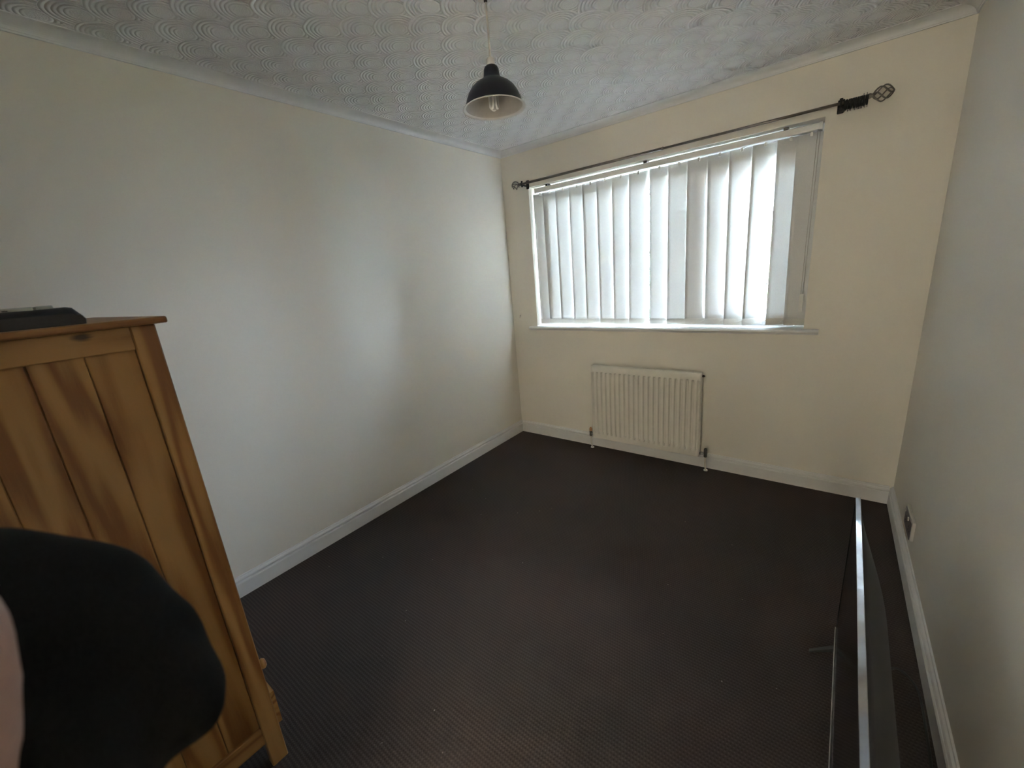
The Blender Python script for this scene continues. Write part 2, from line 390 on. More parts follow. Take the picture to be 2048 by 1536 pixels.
b = MB().box((WX0+.055, YF0+.004, fb+.036), (WX0+.075, YF0+.02, WZ1-.098), .003).box((1.42, YF0+.004, fb+.036), (1.44, YF0+.02, WZ1-.098), .003)
b.build('glazing_bead', 'upvc', win)
def pane(x0, x1, z0, z1, y, px, pz):
    MB().box((x0, y, z0), (x1, y+.006, z1)).build('pane', 'glass', win)
    b = MB(); wv, hv = .115, .204; hw = .0035
    k = wv/hv
    for sgn in (1, -1):
        for i in range(-40, 41):
            # line through (px + i*wv, pz) with slope dz/dx = sgn*hv/wv
            pts = []
            xa = px + i*wv
            def zat(x): return pz + sgn*(x-xa)*hv/wv
            def xat(z): return xa + sgn*(z-pz)*wv/hv
            for x in (x0, x1):
                z = zat(x)
                if z0 <= z <= z1: pts.append((x, z))
            for z in (z0, z1):
                x = xat(z)
                if x0 < x < x1: pts.append((x, z))
            if len(pts) < 2: continue
            (xa1, za1), (xb1, zb1) = pts[0], pts[1]
            L_ = math.hypot(xb1-xa1, zb1-za1)
            if L_ < .01: continue
            nx, nz = -(zb1-za1)/L_*hw, (xb1-xa1)/L_*hw
            ya, yb = y-.0018, y-.0002
            b.add([(xa1+nx, yb, za1+nz), (xb1+nx, yb, zb1+nz), (xb1-nx, yb, zb1-nz), (xa1-nx, yb, za1-nz),
                   (xa1+nx*.6, ya, za1+nz*.6), (xb1+nx*.6, ya, zb1+nz*.6), (xb1-nx*.6, ya, zb1-nz*.6), (xa1-nx*.6, ya, za1-nz*.6)],
                  [(0,3,2,1), (4,5,6,7), (0,1,5,4), (1,2,6,5), (2,3,7,6), (3,0,4,7)])
    b.build('leading', 'lead', win)
pane(WX0+.06, 1.435, fb+.037, WZ1-.098, .138, 1.16, 1.90)
pane(1.56, WX1-.107, fb+.092, WZ1-.150, .125, 1.885, 1.86)
# inner sill board with rounded nose and a scotia below
sl = MB(); sx0, sx1 = .188, 2.170
nose = [(.10, .9905), (-.030, .9905)] + [(-.030-.0105*math.sin(a), .980+.0105*math.cos(a)) for a in [PI*i/8 for i in range(1, 8)]] + [(-.030, .9695), (-.022, .9690), (-.020, .9655), (-.014, .9640), (-.012, .9580), (0, .9570), (0, .9690), (.10, .9690)]
sl.prism([(a, b) for a, b in nose], (sx0, 0, 0), (sx1, 0, 0), (0, 1, 0), (0, 0, 1))
# keep the part inside the wall only between the reveals
sl2 = MB()
nose_in = [(0, .9905), (-.030, .9905)] + nose[2:-2] + [(0, .957)]
sl2.prism(nose_in, (sx0, 0, 0), (sx1, 0, 0), (0, 1, 0), (0, 0, 1))
sl2.box((WX0+.0005, 0, .9895), (WX1-.0005, .115, .9915))
sl2.build('window_sill', 'sill', win)

# ------------------------------------------------------------------ vertical blind
bl = thing('vertical_blind', 'cream vertical fabric blind hanging in the window recess', 'blind', (1.185, .05, 2.06))
rp = [(-.020, 2.0290), (.020, 2.0290), (.022, 2.0325), (.022, 2.058), (.018, 2.062), (-.018, 2.062), (-.022, 2.058), (-.022, 2.0325)]
MB().prism(rp, (.288, .05, 0), (2.078, .05, 0), (0, 1, 0), (0, 0, 1)).build('headrail', 'rail', bl)
for x in (.286, 2.076): MB().prism([(a*1.12, (z-2.0467)*1.12+2.0467) for a, z in rp], (x, .05, 0), (x+.014, .05, 0), (0, 1, 0), (0, 0, 1)).build('end_cap', 'plas', bl)
for x in (.40, 1.16, 1.93): MB().box((x-.012, .028, 2.061), (x+.012, .072, WZ1), .002).build('rail_bracket', 'darkmetal', bl)
clips = [.323,.4104,.5255,.644,.7555,.868,.9851,1.1083,1.2484,1.3686,1.486,1.6026,1.7199,1.8362,1.9554,2.0454]
lefts = [.2584,.3492,.4591,.5778,.6898,.8057,.9188,1.0354,1.1868,1.3093,1.4273,1.5555,1.6691,1.7749,1.9026,1.9951]
thet  = [4, 5, 5, 6, 6, 6, 7, 7, 8, 7, 7, 8, 11, 24, 18, 9]
ZT, ZBm = 2.021, 1.0045
hwid = .0635
bottoms = []
for i, (cx, lx, th) in enumerate(zip(clips, lefts, thet)):
    zb = ZBm + (.002 if i % 3 else 0)
    a0 = math.radians(th); a1 = math.radians(th + (14 if i == 13 else 8 if i == 14 else 0))
    # left bottom edge measured on y=.05: shift back along the sight line to the true depth of that edge
    ey = .05 - hwid*math.sin(a1)
    s = (CAM.x - lx)/(CAM.y - .05); lx2 = lx + s*(ey-.05)
    cb = lx2 + hwid*math.cos(a1)
    cb = max(min(cb, cx+.026), cx-.026)
    if i == 0: cb = max(cb, .318)
    if i == 0: cx = .322
    b = MB(); nz, nx = 14, 6; vs = []; fs = []
    for side in (0, 1):
        for k in range(nz+1):
            f = k/nz; z = ZT + (zb-ZT)*f
            an = a0+(a1-a0)*f; cc = cx+(cb-cx)*f
            for j in range(nx+1):
                u = (j/nx*2-1)
                bow = .0035*(1-u*u) * (1-.5*f)
                th_ = .0004*(1 if side else -1)
                vs.append((cc+u*hwid*math.cos(an)-(bow+th_)*math.sin(an), .05+u*hwid*math.sin(an)+(bow+th_)*math.cos(an), z))
    n1 = (nz+1)*(nx+1)
    for k in range(nz):
        for j in range(nx):
            q = k*(nx+1)+j; fs.append((q, q+1, q+nx+2, q+nx+1)); fs.append((n1+q, n1+q+nx+1, n1+q+nx+2, n1+q+1))
    for k in range(nz):
        for j in (0, nx): q = k*(nx+1)+j; fs.append((q, q+nx+1, n1+q+nx+1, n1+q))
    for j in range(nx):
        for k in (0, nz): q = k*(nx+1)+j; fs.append((q, q+1, n1+q+1, n1+q))
    b.add(vs, fs, True)
    so = b.build('slat', 'slat', bl)
    # sewn pocket holding the bottom weight
    bw = MB(); c1, s1 = math.cos(a1), math.sin(a1)
    for (ua, ub, z0, z1) in ((-.0625, .0625, zb+.003, zb+.040),):
        vs = []
        for z in (z0, z1):
            for uu, nn in ((ua, -.0022), (ub, -.0022), (ub, .0012), (ua, .0012)):
                vs.append((cb+uu*c1-nn*s1, .05+uu*s1+nn*c1, z))
        bw.add(vs, [(0,3,2,1), (4,5,6,7), (0,1,5,4), (1,2,6,5), (2,3,7,6), (3,0,4,7)])
    bw.build('bottom_weight', 'weight', so)
    # hanger clip
    hc = MB().box((cx-.003, .047, 2.012), (cx+.003, .053, 2.036), .001).box((cx-.007, .0465, 2.008), (cx+.007, .0535, 2.026), .0015)
    hc.build('hanger', 'plas', so)
    # chain peg on the left edge
    px, py = cb-.0655*c1, .05-.0655*s1
    MB().box((px-.003, py-.003, zb+.026), (px+.004, py+.003, zb+.034), .001).build('chain_peg', 'plas', so)
    bottoms.append((cb, zb, c1, s1))
for i in range(15):
    (ca, za, c1, s1), (cb2, zb2, c2, s2) = bottoms[i], bottoms[i+1]
    p0 = Vector((ca-.064*c1, .05-.064*s1+.004, za+.03)); p1 = Vector((cb2-.064*c2, .05-.064*s2+.004, zb2+.03))
    pts = [p0.lerp(p1, k/8) + Vector((0, .010*math.sin(PI*k/8), -.020*math.sin(PI*k/8))) for k in range(9)]
    MB().tube(pts, .0011, 5).build('link_chain', 'plas', bl)
for dx in (0, .011):
    MB().tube([(2.072+dx, .03, 2.036), (2.071+dx, .012, 1.7), (2.069+dx*.9, .004, 1.186)], .0012, 6).build('pull_cord', 'flex', bl)
MB().box((2.064, -.006, 1.088), (2.084, .006, 1.19), .003, 2).build('cord_weight', 'plas', bl)

# ------------------------------------------------------------------ curtain pole, finials, rings
cp = thing('curtain_pole', 'thin pewter curtain pole with cage finials above the window', 'curtain pole', (1.2, -.08, 2.096))
YP = -.08
pz = lambda x: 2.091 + (x-.27)*.0045
MB().tube([(.235, YP, pz(.235)), (1.305, YP, pz(1.305))], .0085, 14).build('pole', 'pole', cp)
MB().tube([(1.29, YP, pz(1.29)), (2.262, YP, pz(2.262))], .0068, 14).build('pole_inner', 'pole', cp)
MB().lathe([(.0085, -.006), (.0098, -.005), (.0098, .005), (.0085, .006)], (1.306, YP, pz(1.306)), 16, 'x').build('pole_joint', 'pole', cp)
for x, s in ((.247, 1), (2.158, -1)):
    z = pz(x); b = MB()
    b.box((x-.014, -.006, z-.028), (x+.014, 0, z+.034), .003)
    b.box((x-.006, YP+.004, z-.013), (x+.006, -.004, z-.004), .002)
    b.tube([(x, YP+.012*math.cos(a), z+.012*math.sin(a)) for a in [2*PI*k/16 for k in range(16)]], .0035, 8, closed=True)
    br = b.build('bracket', 'black_metal', cp)
    MB().lathe([(0, 0), (.006, .001), (.007, .010), (0, .012)], (x, YP, z+.011), 12).build('grub_screw', 'black_metal', br)
    MB().lathe([(0, -.012), (.007, -.010), (.006, -.001), (0, 0)], (x, YP, z-.011), 12).build('grub_screw', 'black_metal', br)
def finial(x, s, ln, rad):
    z = pz(min(max(x, .2), 2.3)); b = MB()
    b.lathe([(0, 0), (.011, 0), (.012, s*.006), (.008, s*.014), (.011, s*.018), (0, s*.02)], (x, YP, z), 16, 'x')
    for k in range(5):
        pts = []
        for q in range(13):
            f = q/12; a = 2*PI*k/5 + f*PI*.85
            r = rad*math.sin(PI*f)**.75 + .003
            pts.append((x + s*(.016+ln*f), YP+r*math.cos(a), z+r*math.sin(a)))
        b.tube(pts, .0032, 6)
    b.lathe([(0, -.004), (.006, 0), (0, .004)], (x+s*(.016+ln), YP, z), 10, 'x')
    return b.build('finial', 'pole', cp)
finial(.236, -1, .066, .027); finial(2.258, 1, .074, .030)
rb = MB(); R0 = .0205
rb.tube([(0, R0*math.cos(a), R0*math.sin(a)) for a in [2*PI*k/20 for k in range(20)]], .0021, 6, closed=True)
ring0 = rb.build('curtain_ring', 'black_metal'); 
eb = MB(); eb.tube([(0, .0042*math.cos(a), -R0-.0058+.0042*math.sin(a)) for a in [2*PI*k/10 for k in range(10)]], .001, 5, closed=True)
eye0 = eb.build('eyelet', 'black_metal', ring0)
tag(ring0, 'black metal curtain ring bunched on the right end of the pole', 'curtain ring', 'curtain rings bunched at the right end of the pole')
for i in range(22):
    if i == 0: r, e = ring0, eye0
    else:
        r = ring0.copy(); C.objects.link(r); e = eye0.copy(); C.objects.link(e); e.parent = r
    x = 2.172 + i*.0041
    sw = random.uniform(-.5, .5); 
    if i in (17, 20): sw = PI
    r.location = (x, YP, pz(x) - .0062*(1 if abs(sw) < 2 else 1)); r.rotation_euler = (sw, random.uniform(-.12, .12), random.uniform(-.10, .10))
    # hang so that the ring's inside rests on the pole whatever its swing
    r.location.z = pz(x) + .0068 - (R0-.0021)

# ------------------------------------------------------------------ radiator
RX0, RX1, RZ0, RZ1, RYF, RYB = .784, 1.583, .107, .706, -.1, -.052
ra = thing('radiator', 'cream panel radiator with vertical ribs below the window', 'radiator', ((RX0+RX1)/2, RYB, 0))
nrib = 21; b = MB(); vs = []; fs = []
xs = [RX0, RX0+.004]; i0 = RX0+.016; i1 = RX1-.016; pitch = (i1-i0)/nrib
for i in range(nrib):
    for f in (0, .06, .13, .21, .29, .5, .71, .79, .87, .94): xs.append(i0+pitch*(i+f))
xs += [i1, RX1-.004, RX1]
zs = [RZ0, RZ0+.004, RZ0+.042, RZ0+.054, RZ0+.2, RZ0+.4, RZ1-.058, RZ1-.048, RZ1-.012, RZ1-.004, RZ1]
def dep(x, z):
    e = min(x-RX0, RX1-x)
    d = 0
    if e < .003: d = .006
    if z < RZ0+.002: d = max(d, .006)
    if z > RZ1-.002: d = max(d, .012)
    elif z > RZ1-.006: d = max(d, .004)
    if i0 <= x <= i1 and RZ0+.05 < z < RZ1-.052:
        f = ((x-i0)/pitch) % 1
        if x >= i1-1e-6: f = 0
        g = .5+.5*math.cos(2*PI*f)          # groove at f=0, crest at .5
        d = max(d, .017*min(1, max(0, g*2.2-1.0)))
    return d
nxs = len(xs)
for z in zs:
    for x in xs: vs.append((x, RYF+dep(x, z), z))
for k in range(len(zs)-1):
    for j in range(nxs-1): q = k*nxs+j; fs.append((q, q+1, q+nxs+1, q+nxs))
b.add(vs, fs, True)
b.box((RX0+.001, RYF+.0175, RZ0+.001), (RX1-.001, RYB, RZ1-.001))
smooth_by_angle(b.build('panel', 'rad', ra), 50)
gt = MB()
for k in range(26): x = RX0+.03+k*(RX1-RX0-.06)/25; gt.box((x-.004, RYB+.001, RZ0+.03), (x+.004, RYB+.022, RZ1-.03))
gt.build('convector_fins', 'rad', ra)
for x in (RX0+.14, RX1-.14): MB().box((x-.02, RYB, RZ0+.08), (x+.02, -.0005, RZ1-.08), .002).build('wall_bracket', 'rad', ra)
MB().lathe([(0, 0), (.008, .001), (.008, .010), (.005, .011), (.005, .016), (0, .017)], (RX1, -.075, RZ1-.022), 12, 'x').build('bleed_valve', 'darkmetal', ra)
def valve(x, s, capmat, ph, zc):
    y = -.075
    b = MB(); b.lathe([(0, zc-.022), (.010, zc-.022), (.0115, zc-.014), (.0105, zc-.004), (.0115, zc+.008), (.0115, zc+.018), (.008, zc+.024), (0, zc+.024)], (x, y, 0), 16)
    v = b.build('valve', 'darkmetal', ra)
    xa, xb = (x, RX0) if s < 0 else (RX1, x)
    MB().tube([(xa, y, zc), (xb, y, zc)], .0075, 12).build('tail', 'chrome', v)
    xm = (xa+xb)/2; MB().lathe([(.0115, -.007), (.013, -.006), (.013, .006), (.0115, .007)], (xm-s*.004, y, zc), 6, 'x').build('union_nut', 'chrome', v)
    MB().lathe([(0, zc+.022), (.0105, zc+.022), (.0115, zc+.028), (.0105, zc+.022+ph*.7), (.006, zc+.022+ph), (0, zc+.022+ph)], (x, y, 0), 14).build('valve_cap', capmat, v)
    MB().tube([(x, y, zc-.02), (x, y, .06), (x+.002, y+.012, .012), (x+.003, y+.014, 0)], .0055, 10).build('pipe', 'pipe', ra)
    MB().lathe([(.0058, .0), (.014, .0), (.013, .006), (.0062, .008)], (x+.003, y+.014, .0005), 14).build('pipe_collar', 'plas', ra)
valve(.755, -1, 'copper', .030, .130)
valve(1.622, 1, 'darkmetal', .022, .130)

# ------------------------------------------------------------------ pendant lamp
PX, PY = 1.1836, -1.5577
la = thing('pendant_lamp', 'black dome pendant lamp hanging from the ceiling on white flex', 'lamp', (PX, PY, H))
MB().lathe([(0, H-.024), (.014, H-.024), (.030, H-.020), (.038, H-.010), (.040, H), (0, H)], (PX, PY, 0), 28).build('ceiling_rose', 'lampw', la)
MB().lathe([(.0042, H-.034), (.0062, H-.032), (.0062, H-.024), (.0042, H-.023)], (PX, PY, 0), 12).build('cord_grip', 'cable', la)
MB().tube([(PX, PY, H-.022), (PX+.001, PY, H-.1), (PX, PY, 2.160)], .0034, 8).build('cord', 'flex', la)
MB().lathe([(.0036, 2.172), (.009, 2.171), (.0145, 2.166), (.0150, 2.150), (.0165, 2.148), (.0165, 2.128), (0, 2.128)], (PX, PY, 0), 24).build('lamp_holder', 'lampw', la)
outer = [(.018, 2.146), (.023, 2.142), (.0265, 2.134), (.0275, 2.124), (.029, 2.114), (.034, 2.106), (.046, 2.099), (.062, 2.090), (.077, 2.077), (.089, 2.060), (.0975, 2.040), (.1025, 2.024), (.1055, 2.019)]
sh = MB().lathe(outer + [(.104, 2.0185), (.1005, 2.025), (.095, 2.040), (.0865, 2.0585), (.0745, 2.0755), (.060, 2.0878), (.045, 2.0965), (.033, 2.1035), (.0265, 2.112), (.018, 2.120)], (PX, PY, 0), 48, closed=True).build('lamp_shade', 'shade', la)
MB().lathe([(.1038, 2.0178), (.1000, 2.0245), (.0945, 2.0395), (.0860, 2.058), (.0740, 2.075), (.0595, 2.0873), (.0445, 2.096), (.0325, 2.103), (.0260, 2.1115), (.018, 2.1195), (.018, 2.119), (.0255, 2.111), (.032, 2.1025), (.044, 2.0955), (.059, 2.0868), (.0735, 2.0745), (.0855, 2.0575), (.0940, 2.039), (.0995, 2.024), (.1032, 2.0172)], (PX, PY, 0), 48, closed=True).build('shade_lining', 'lining', sh)
MB().lathe([(.1025, 2.0225), (.108, 2.0172), (.1135, 2.0150), (.1137, 2.0132), (.108, 2.0150), (.1020, 2.0178)], (PX, PY, 0), 48, closed=True).build('shade_rim', 'rim', sh)
bu = MB().lathe([(0, 2.128), (.014, 2.128), (.018, 2.118), (.018, 2.095), (0, 2.095)], (PX, PY, 0), 20).build('bulb_base', 'lampw', la)
for k in range(3):
    a = 2*PI*k/3+.3; dx, dy = math.cos(a), math.sin(a); tx, ty = -dy, dx
    ccx, ccy = PX+.0105*dx, PY+.0105*dy
    pts = [(ccx-tx*.0075, ccy-ty*.0075, 2.097), (ccx-tx*.0075, ccy-ty*.0075, 2.022)]
    for q in range(1, 6):
        an = PI*q/6; pts.append((ccx-tx*.0075*math.cos(an), ccy-ty*.0075*math.cos(an), 2.022-.0075*math.sin(an)))
    pts += [(ccx+tx*.0075, ccy+ty*.0075, 2.022), (ccx+tx*.0075, ccy+ty*.0075, 2.097)]
    MB().tube(pts, .0054, 10).build('bulb_tube', 'tube', la)

# ------------------------------------------------------------------ pine wardrobe
wd = thing('pine_wardrobe', 'low orange pine wardrobe with plank sides at the left edge', 'wardrobe', (.5, -2.86, 0))
X1, X0w, YFw, YBw = .947, .06, -2.625, -3.10
HT = 1.397
kw = Vector((.947, -2.7504, 1.3855)) - Vector((.5, -2.86, 0))
M['pine_knot'] = pine('pine_rail_knot', 1, (tuple(kw), (1/.06, 1/.026, 1/.0135)), tone=.95, seed=3, bands=14)
tp = MB().box((X0w-.015, YBw-.0, HT), (X1+.018, YFw+.022, HT+.0155), .004, 2).build('top', 'pine_y', wd)
def post(x0, x1, y0, y1): return MB().box((x0, y0, 0), (x1, y1, HT), .0025).build('corner_post', 'pine_z', wd)
post(X1-.034, X1, YFw-.046, YFw); post(X1-.034, X1, YBw, YBw+.042); post(X0w, X0w+.034, YFw-.046, YFw); post(X0w, X0w+.034, YBw, YBw+.042)
for xa, xb, side in ((X1-.027, X1-.003, 1), (X0w+.003, X0w+.027, 0)):
    MB().box((xa, YBw+.042, HT-.054), (xb, YFw-.046, HT), .002).build('top_rail', 'pine_knot' if side else 'pine_y', wd)
    MB().box((xa, YBw+.042, .098), (xb, YFw-.046, .160), .002).build('bottom_rail', 'pine_y', wd)
    ys = [YFw-.046]; y = -2.757
    while y > YBw+.042: ys.append(y); y -= .0862
    ys.append(YBw+.042)
    for ya, yb in zip(ys[:-1], ys[1:]):
        MB().box((xa+.002 if side else xa+.006, yb+.0006, .158), (xb-.010 if side else xb-.004, ya-.0006, HT-.052), .0016).build('side_plank', 'pine_z', wd)
MB().box((X0w+.03, YBw+.004, .1), (X1-.03, YBw+.012, HT), 0).build('back_panel', 'pine_z', wd)
MB().box((X0w+.03, YBw+.012, .11), (X1-.03, YFw-.03, .128)).build('floor_board', 'pine_x', wd)
MB().box((X0w+.034, YFw-.024, HT-.06), (X1-.034, YFw-.002, HT), .002).build('front_rail', 'pine_x', wd)
MB().box((X0w+.034, YFw-.024, .395), (X1-.034, YFw-.002, .425), .002).build('mid_rail', 'pine_x', wd)
for s in (0, 1):
    xa = X0w+.036 + s*(.40); xb = xa + .397
    d = MB().box((xa, YFw-.022, .428), (xb+.012*s, YFw, HT-.063), .003).build('door', 'pine_z', wd)
    kx = xb-.04 if s == 0 else xa+.04
    MB().lathe([(0, 0), (.008, 0), (.007, .008), (.015, .015), (.016, .022), (.010, .028), (0, .029)], (kx, YFw, .95), 18, 'y').build('knob', 'pine_x', d)
dw = MB().box((X0w+.037, YFw-.02, .232), (X1-.036, YFw+.004, .392), .003).build('drawer', 'pine_x', wd)
for x in (.13, .865): MB().lathe([(0, 0), (.008, 0), (.007, .006), (.015, .012), (.017, .019), (.011, .026), (0, .028)], (x, YFw+.004, .30), 18, 'y').build('knob', 'pine_x', dw)
# shaped plinth
pp = MB(); pts = [(X0w+.034, .10), (X0w+.034, .225), (X1-.034, .225), (X1-.034, .10), (X1-.12, .10), (X1-.16, .135), (X0w+.16, .135), (X0w+.12, .10)]
pp.add([(x, YFw-.02, z) for x, z in pts] + [(x, YFw+.018, z) for x, z in pts], [(7,6,1,0), (6,5,2,1), (5,4,3,2), (8,9,14,15), (9,10,13,14), (10,11,12,13)] + [(i, (i+1) % 8, 8+(i+1) % 8, 8+i) for i in range(8)])
pp.build('plinth', 'pine_x', wd)

# black device lying on the wardrobe
dz = HT+.0156
dv = thing('electronic_device', 'black plastic device with pale grey panels lying on the wardrobe top', 'device', (.80, -2.86, dz))
prof = [(-3.03, dz), (-2.728, dz), (-2.726, dz+.010), (-2.731, dz+.019), (-2.7385, dz+.030), (-2.7425, dz+.036), (-2.752, dz+.0385), (-2.775, dz+.038), (-2.778, dz+.0375), (-3.03, dz+.038)]
b = MB(); xa, xb = .70, .905
inner = [(y-.003 if i in (1,2,3,4,5) else y, z) for i, (y, z) in enumerate(prof)]
n = len(prof)
xsn = [(xa, .004, 0), (xa+.02, 0, 0), (xb-.028, 0, 0), (xb-.010, .0015, .006), (xb, .004, .016)]
vs = []
for x, sy, sz in xsn:
    for y, z in prof: vs.append((x, y-sy if y > -2.8 else y, dz + max(0, (z-dz)) * (1 - sz/.04*.9 if z > dz+.025 else 1)))
fs = [(k*n+i, k*n+(i+1) % n, (k+1)*n+(i+1) % n, (k+1)*n+i) for k in range(4) for i in range(n)] + [tuple(range(n)), tuple(range(4*n, 5*n))]
b.add(vs, fs); smooth_by_angle(b.build('body', 'device', dv), 35)
for ya, yb, h in ((-2.795, -2.770, .0445), (-3.02, -2.799, .0445)):
    MB().box((xa+.01, ya, dz+.036), (xb-.026, yb, dz+h), .0022, 2).build('top_panel', 'pad', dv)
MB().box((xb-.0262, -2.842, dz+.0385), (xb-.0252, -2.834, dz+.0405)).build('slot', 'slot', dv)

# ------------------------------------------------------------------ television standing by the right wall
tv = thing('television', 'flat black television standing on its feet along the right wall', 'television', (2.337, -1.245, 0), -.022, local=True)
Lt = 1.115; z0, z1 = .064, .622
b = MB()
b.box((0, -Lt, z0), (.013, 0, z0+.018), .001)
b.box((0, -.008, z0+.018), (.013, 0, z1-.009), .001); b.box((0, -Lt, z0+.018), (.013, -Lt+.008, z1-.009), .001)
b.build('bezel', 'tvbezel', tv)
MB().prism([(0, z1-.010), (.013, z1-.010), (.013, z1), (.0122, z1+.0004), (.0006, z1-.0041), (0, z1-.0050)], (0, 0, 0), (0, -Lt, 0), (1, 0, 0), (0, 0, 1)).build('top_edge', 'tvtop', tv)
MB().box((.0015, -Lt+.008, z0+.018), (.010, -.008, z1-.009)).build('screen', 'tvscreen', tv)
for zz in (z0+.001, z0+.012): MB().box((-.0022, -Lt+.002, zz), (.0, -.002, zz+.003), .0006).build('bezel_trim', 'tvtrim', tv)
# moulded back cover: tapers to the edges
b = MB(); vs = []; fs = []; ny, nz = 44, 24
for side in (0, 1):
    for k in range(nz+1):
        fz = k/nz; z = z0+.006 + fz*(z1-.012-z0)
        for j in range(ny+1):
            fy = j/ny; y = -.006 - fy*(Lt-.012)
            ey = min(fy, 1-fy)*Lt
            dz_ = .078*math.sin(PI/2*min(1, ey/.34))**.8*math.sin(PI/2*min(1, max(0, (z1-.010-z)/.26)))**.8*min(1, max(0, z-z0)/.03)**.5
            vs.append((.0125 + (dz_ if side else 0) + (.0008 if side else 0), y, z))
n1 = (ny+1)*(nz+1)
for k in range(nz):
    for j in range(ny):
        q = k*(ny+1)+j; fs.append((q, q+1, q+ny+2, q+ny+1)); fs.append((n1+q, n1+q+ny+1, n1+q+ny+2, n1+q+1))
rim_i = [j for j in range(ny+1)] + [k*(ny+1)+ny for k in range(1, nz+1)] + [nz*(ny+1)+j for j in range(ny-1, -1, -1)] + [k*(ny+1) for k in range(nz-1, 0, -1)]
for a, c in zip(rim_i, rim_i[1:]+rim_i[:1]): fs.append((a, c, n1+c, n1+a))
b.add(vs, fs, True); b.build('back_cover', 'tvback', tv)
for y in (-.085, -Lt+.085):
    b = MB()
    for s in (-1, 1):
        xe = .006+s*.075
        b.add([(.006, y-.009, z0+.004), (.006, y+.009, z0+.004), (xe, y+.006, .006), (xe, y-.006, .006),
               (.006, y-.009, z0-.010), (.006, y+.009, z0-.010), (xe, y+.006, .0), (xe, y-.006, .0)],
              [(0,1,2,3), (7,6,5,4), (0,3,7,4), (1,5,6,2), (2,6,7,3), (0,4,5,1)])
    b.build('foot', 'tvback', tv)
cb_ = MB(); cpts = [(2.447, -1.62, .10), (2.450, -1.50, .035), (2.462, -1.36, .006), (2.50, -1.262, .0045), (2.532, -1.265, .0045), (2.556, -1.311, .0045), (2.561, -1.40, .0045), (2.556, -1.60, .0045), (2.54, -1.9, .0045), (2.53, -2.2, .0045)]
def spline(pts, n=6):
    out = []; P = [Vector(p) for p in pts]; P = [P[0]*2-P[1]] + P + [P[-1]*2-P[-2]]
    for i in range(1, len(P)-2):
        for k in range(n):
            u = k/n; a, b_, c, d = P[i-1:i+3]
            out.append(.5*((2*b_)+(c-a)*u+(2*a-5*b_+4*c-d)*u*u+(3*b_-a-3*c+d)*u**3))
    out.append(P[-2]); return out
cb_.tube(spline(cpts), .0036, 8)
tag(cb_.build('power_cable', 'cable'), 'thin black power cable curling on the carpet behind the television', 'cable')

# ------------------------------------------------------------------ double socket on the right wall
so_ = thing('wall_socket', 'grey metal double socket low on the right wall', 'socket', (W, -.59, .222))
MB().box((W-.012, -.676, .176), (W, -.504, .268), .002).build('surround', 'sock_edge', so_)
MB().box((W-.0145, -.672, .179), (W-.012, -.508, .258), .001).build('face_plate', 'plate', so_)
for y in (-.635, -.548):
    for dy, dz2, hy, hz in ((0, .022, .003, .005), (-.011, .0, .004, .0022), (.011, .0, .004, .0022)):
        MB().box((W-.0148, y+dy-hy, .216+dz2-.012-hz), (W-.0143, y+dy+hy, .216+dz2-.012+hz)).build('slot', 'slot', so_)
    MB().box((W-.019, y+.022, .238), (W-.0143, y+.034, .253), .0012).build('rocker_switch', 'sock_edge', so_)

# nail in the far wall
nb = MB().tube([(.085, 0, 1.085), (.085, -.014, 1.086)], .0016, 8).tube([(.085, -.013, 1.086), (.086, -.016, 1.072), (.082, -.016, 1.066)], .0014, 8)
tag(nb.build('wall_hook', 'nail'), 'tiny dark hook in the far wall left of the window sill', 'hook')

# ------------------------------------------------------------------ photographer at the left edge (bare forearm, loose black sleeve)
def remesh(ob, voxel, smooth_it=8):
    m = ob.modifiers.new('remesh', 'REMESH'); m.mode = 'VOXEL'; m.voxel_size = voxel
    s = ob.modifiers.new('smooth', 'SMOOTH'); s.factor = .6; s.iterations = smooth_it
    dg = bpy.context.evaluated_depsgraph_get(); dg.update()
    me = bpy.data.meshes.new_from_object(ob.evaluated_get(dg)); old = ob.data; ob.modifiers.clear(); ob.data = me
    for p in me.polygons: p.use_smooth = True
    if not me.materials: me.materials.append(old.materials[0])
    return ob
def capsule(b, p0, r0, p1, r1, n=16):
    p0, p1 = Vector(p0), Vector(p1); d = p1-p0; ln = d.length; d.normalize()
    pts = []; rs = []
    for k in range(6): a = PI/2*k/6; pts.append(p0-d*r0*math.cos(a)); rs.append(max(.0008, r0*math.sin(a)))
    for k in range(5): f = k/4; pts.append(p0+d*ln*f); rs.append(r0+(r1-r0)*f)
    for k in range(1, 7): a = PI/2*k/6; pts.append(p1+d*r1*math.sin(a)); rs.append(max(.0008, r1*math.cos(a)))
    b.tube(pts, rs, n)
def chain(b, pr):
    for (p0, r0), (p1, r1) in zip(pr[:-1], pr[1:]): capsule(b, p0, r0, p1, r1)
ps = MB()
SH, EL, WR = (1.93, -3.20, 1.365), (1.9163, -2.974, 1.2000), (1.982, -2.936, 1.388)
chain(ps, [((2.12, -3.24, .94), .125), ((2.12, -3.23, 1.10), .115), ((2.12, -3.225, 1.26), .125), ((2.12, -3.22, 1.36), .085), ((2.12, -3.20, 1.43), .052), ((2.12, -3.175, 1.50), .055)])
chain(ps, [((2.12, -3.165, 1.565), .078), ((2.12, -3.175, 1.60), .082)])
capsule(ps, (2.12, -3.10, 1.545), .03, (2.12, -3.11, 1.50), .035)
capsule(ps, (2.12, -3.085, 1.575), .012, (2.12, -3.073, 1.55), .015)          # nose
for s in (-1, 1): capsule(ps, (2.12+s*.08, -3.175, 1.585), .012, (2.12+s*.08, -3.17, 1.555), .010)
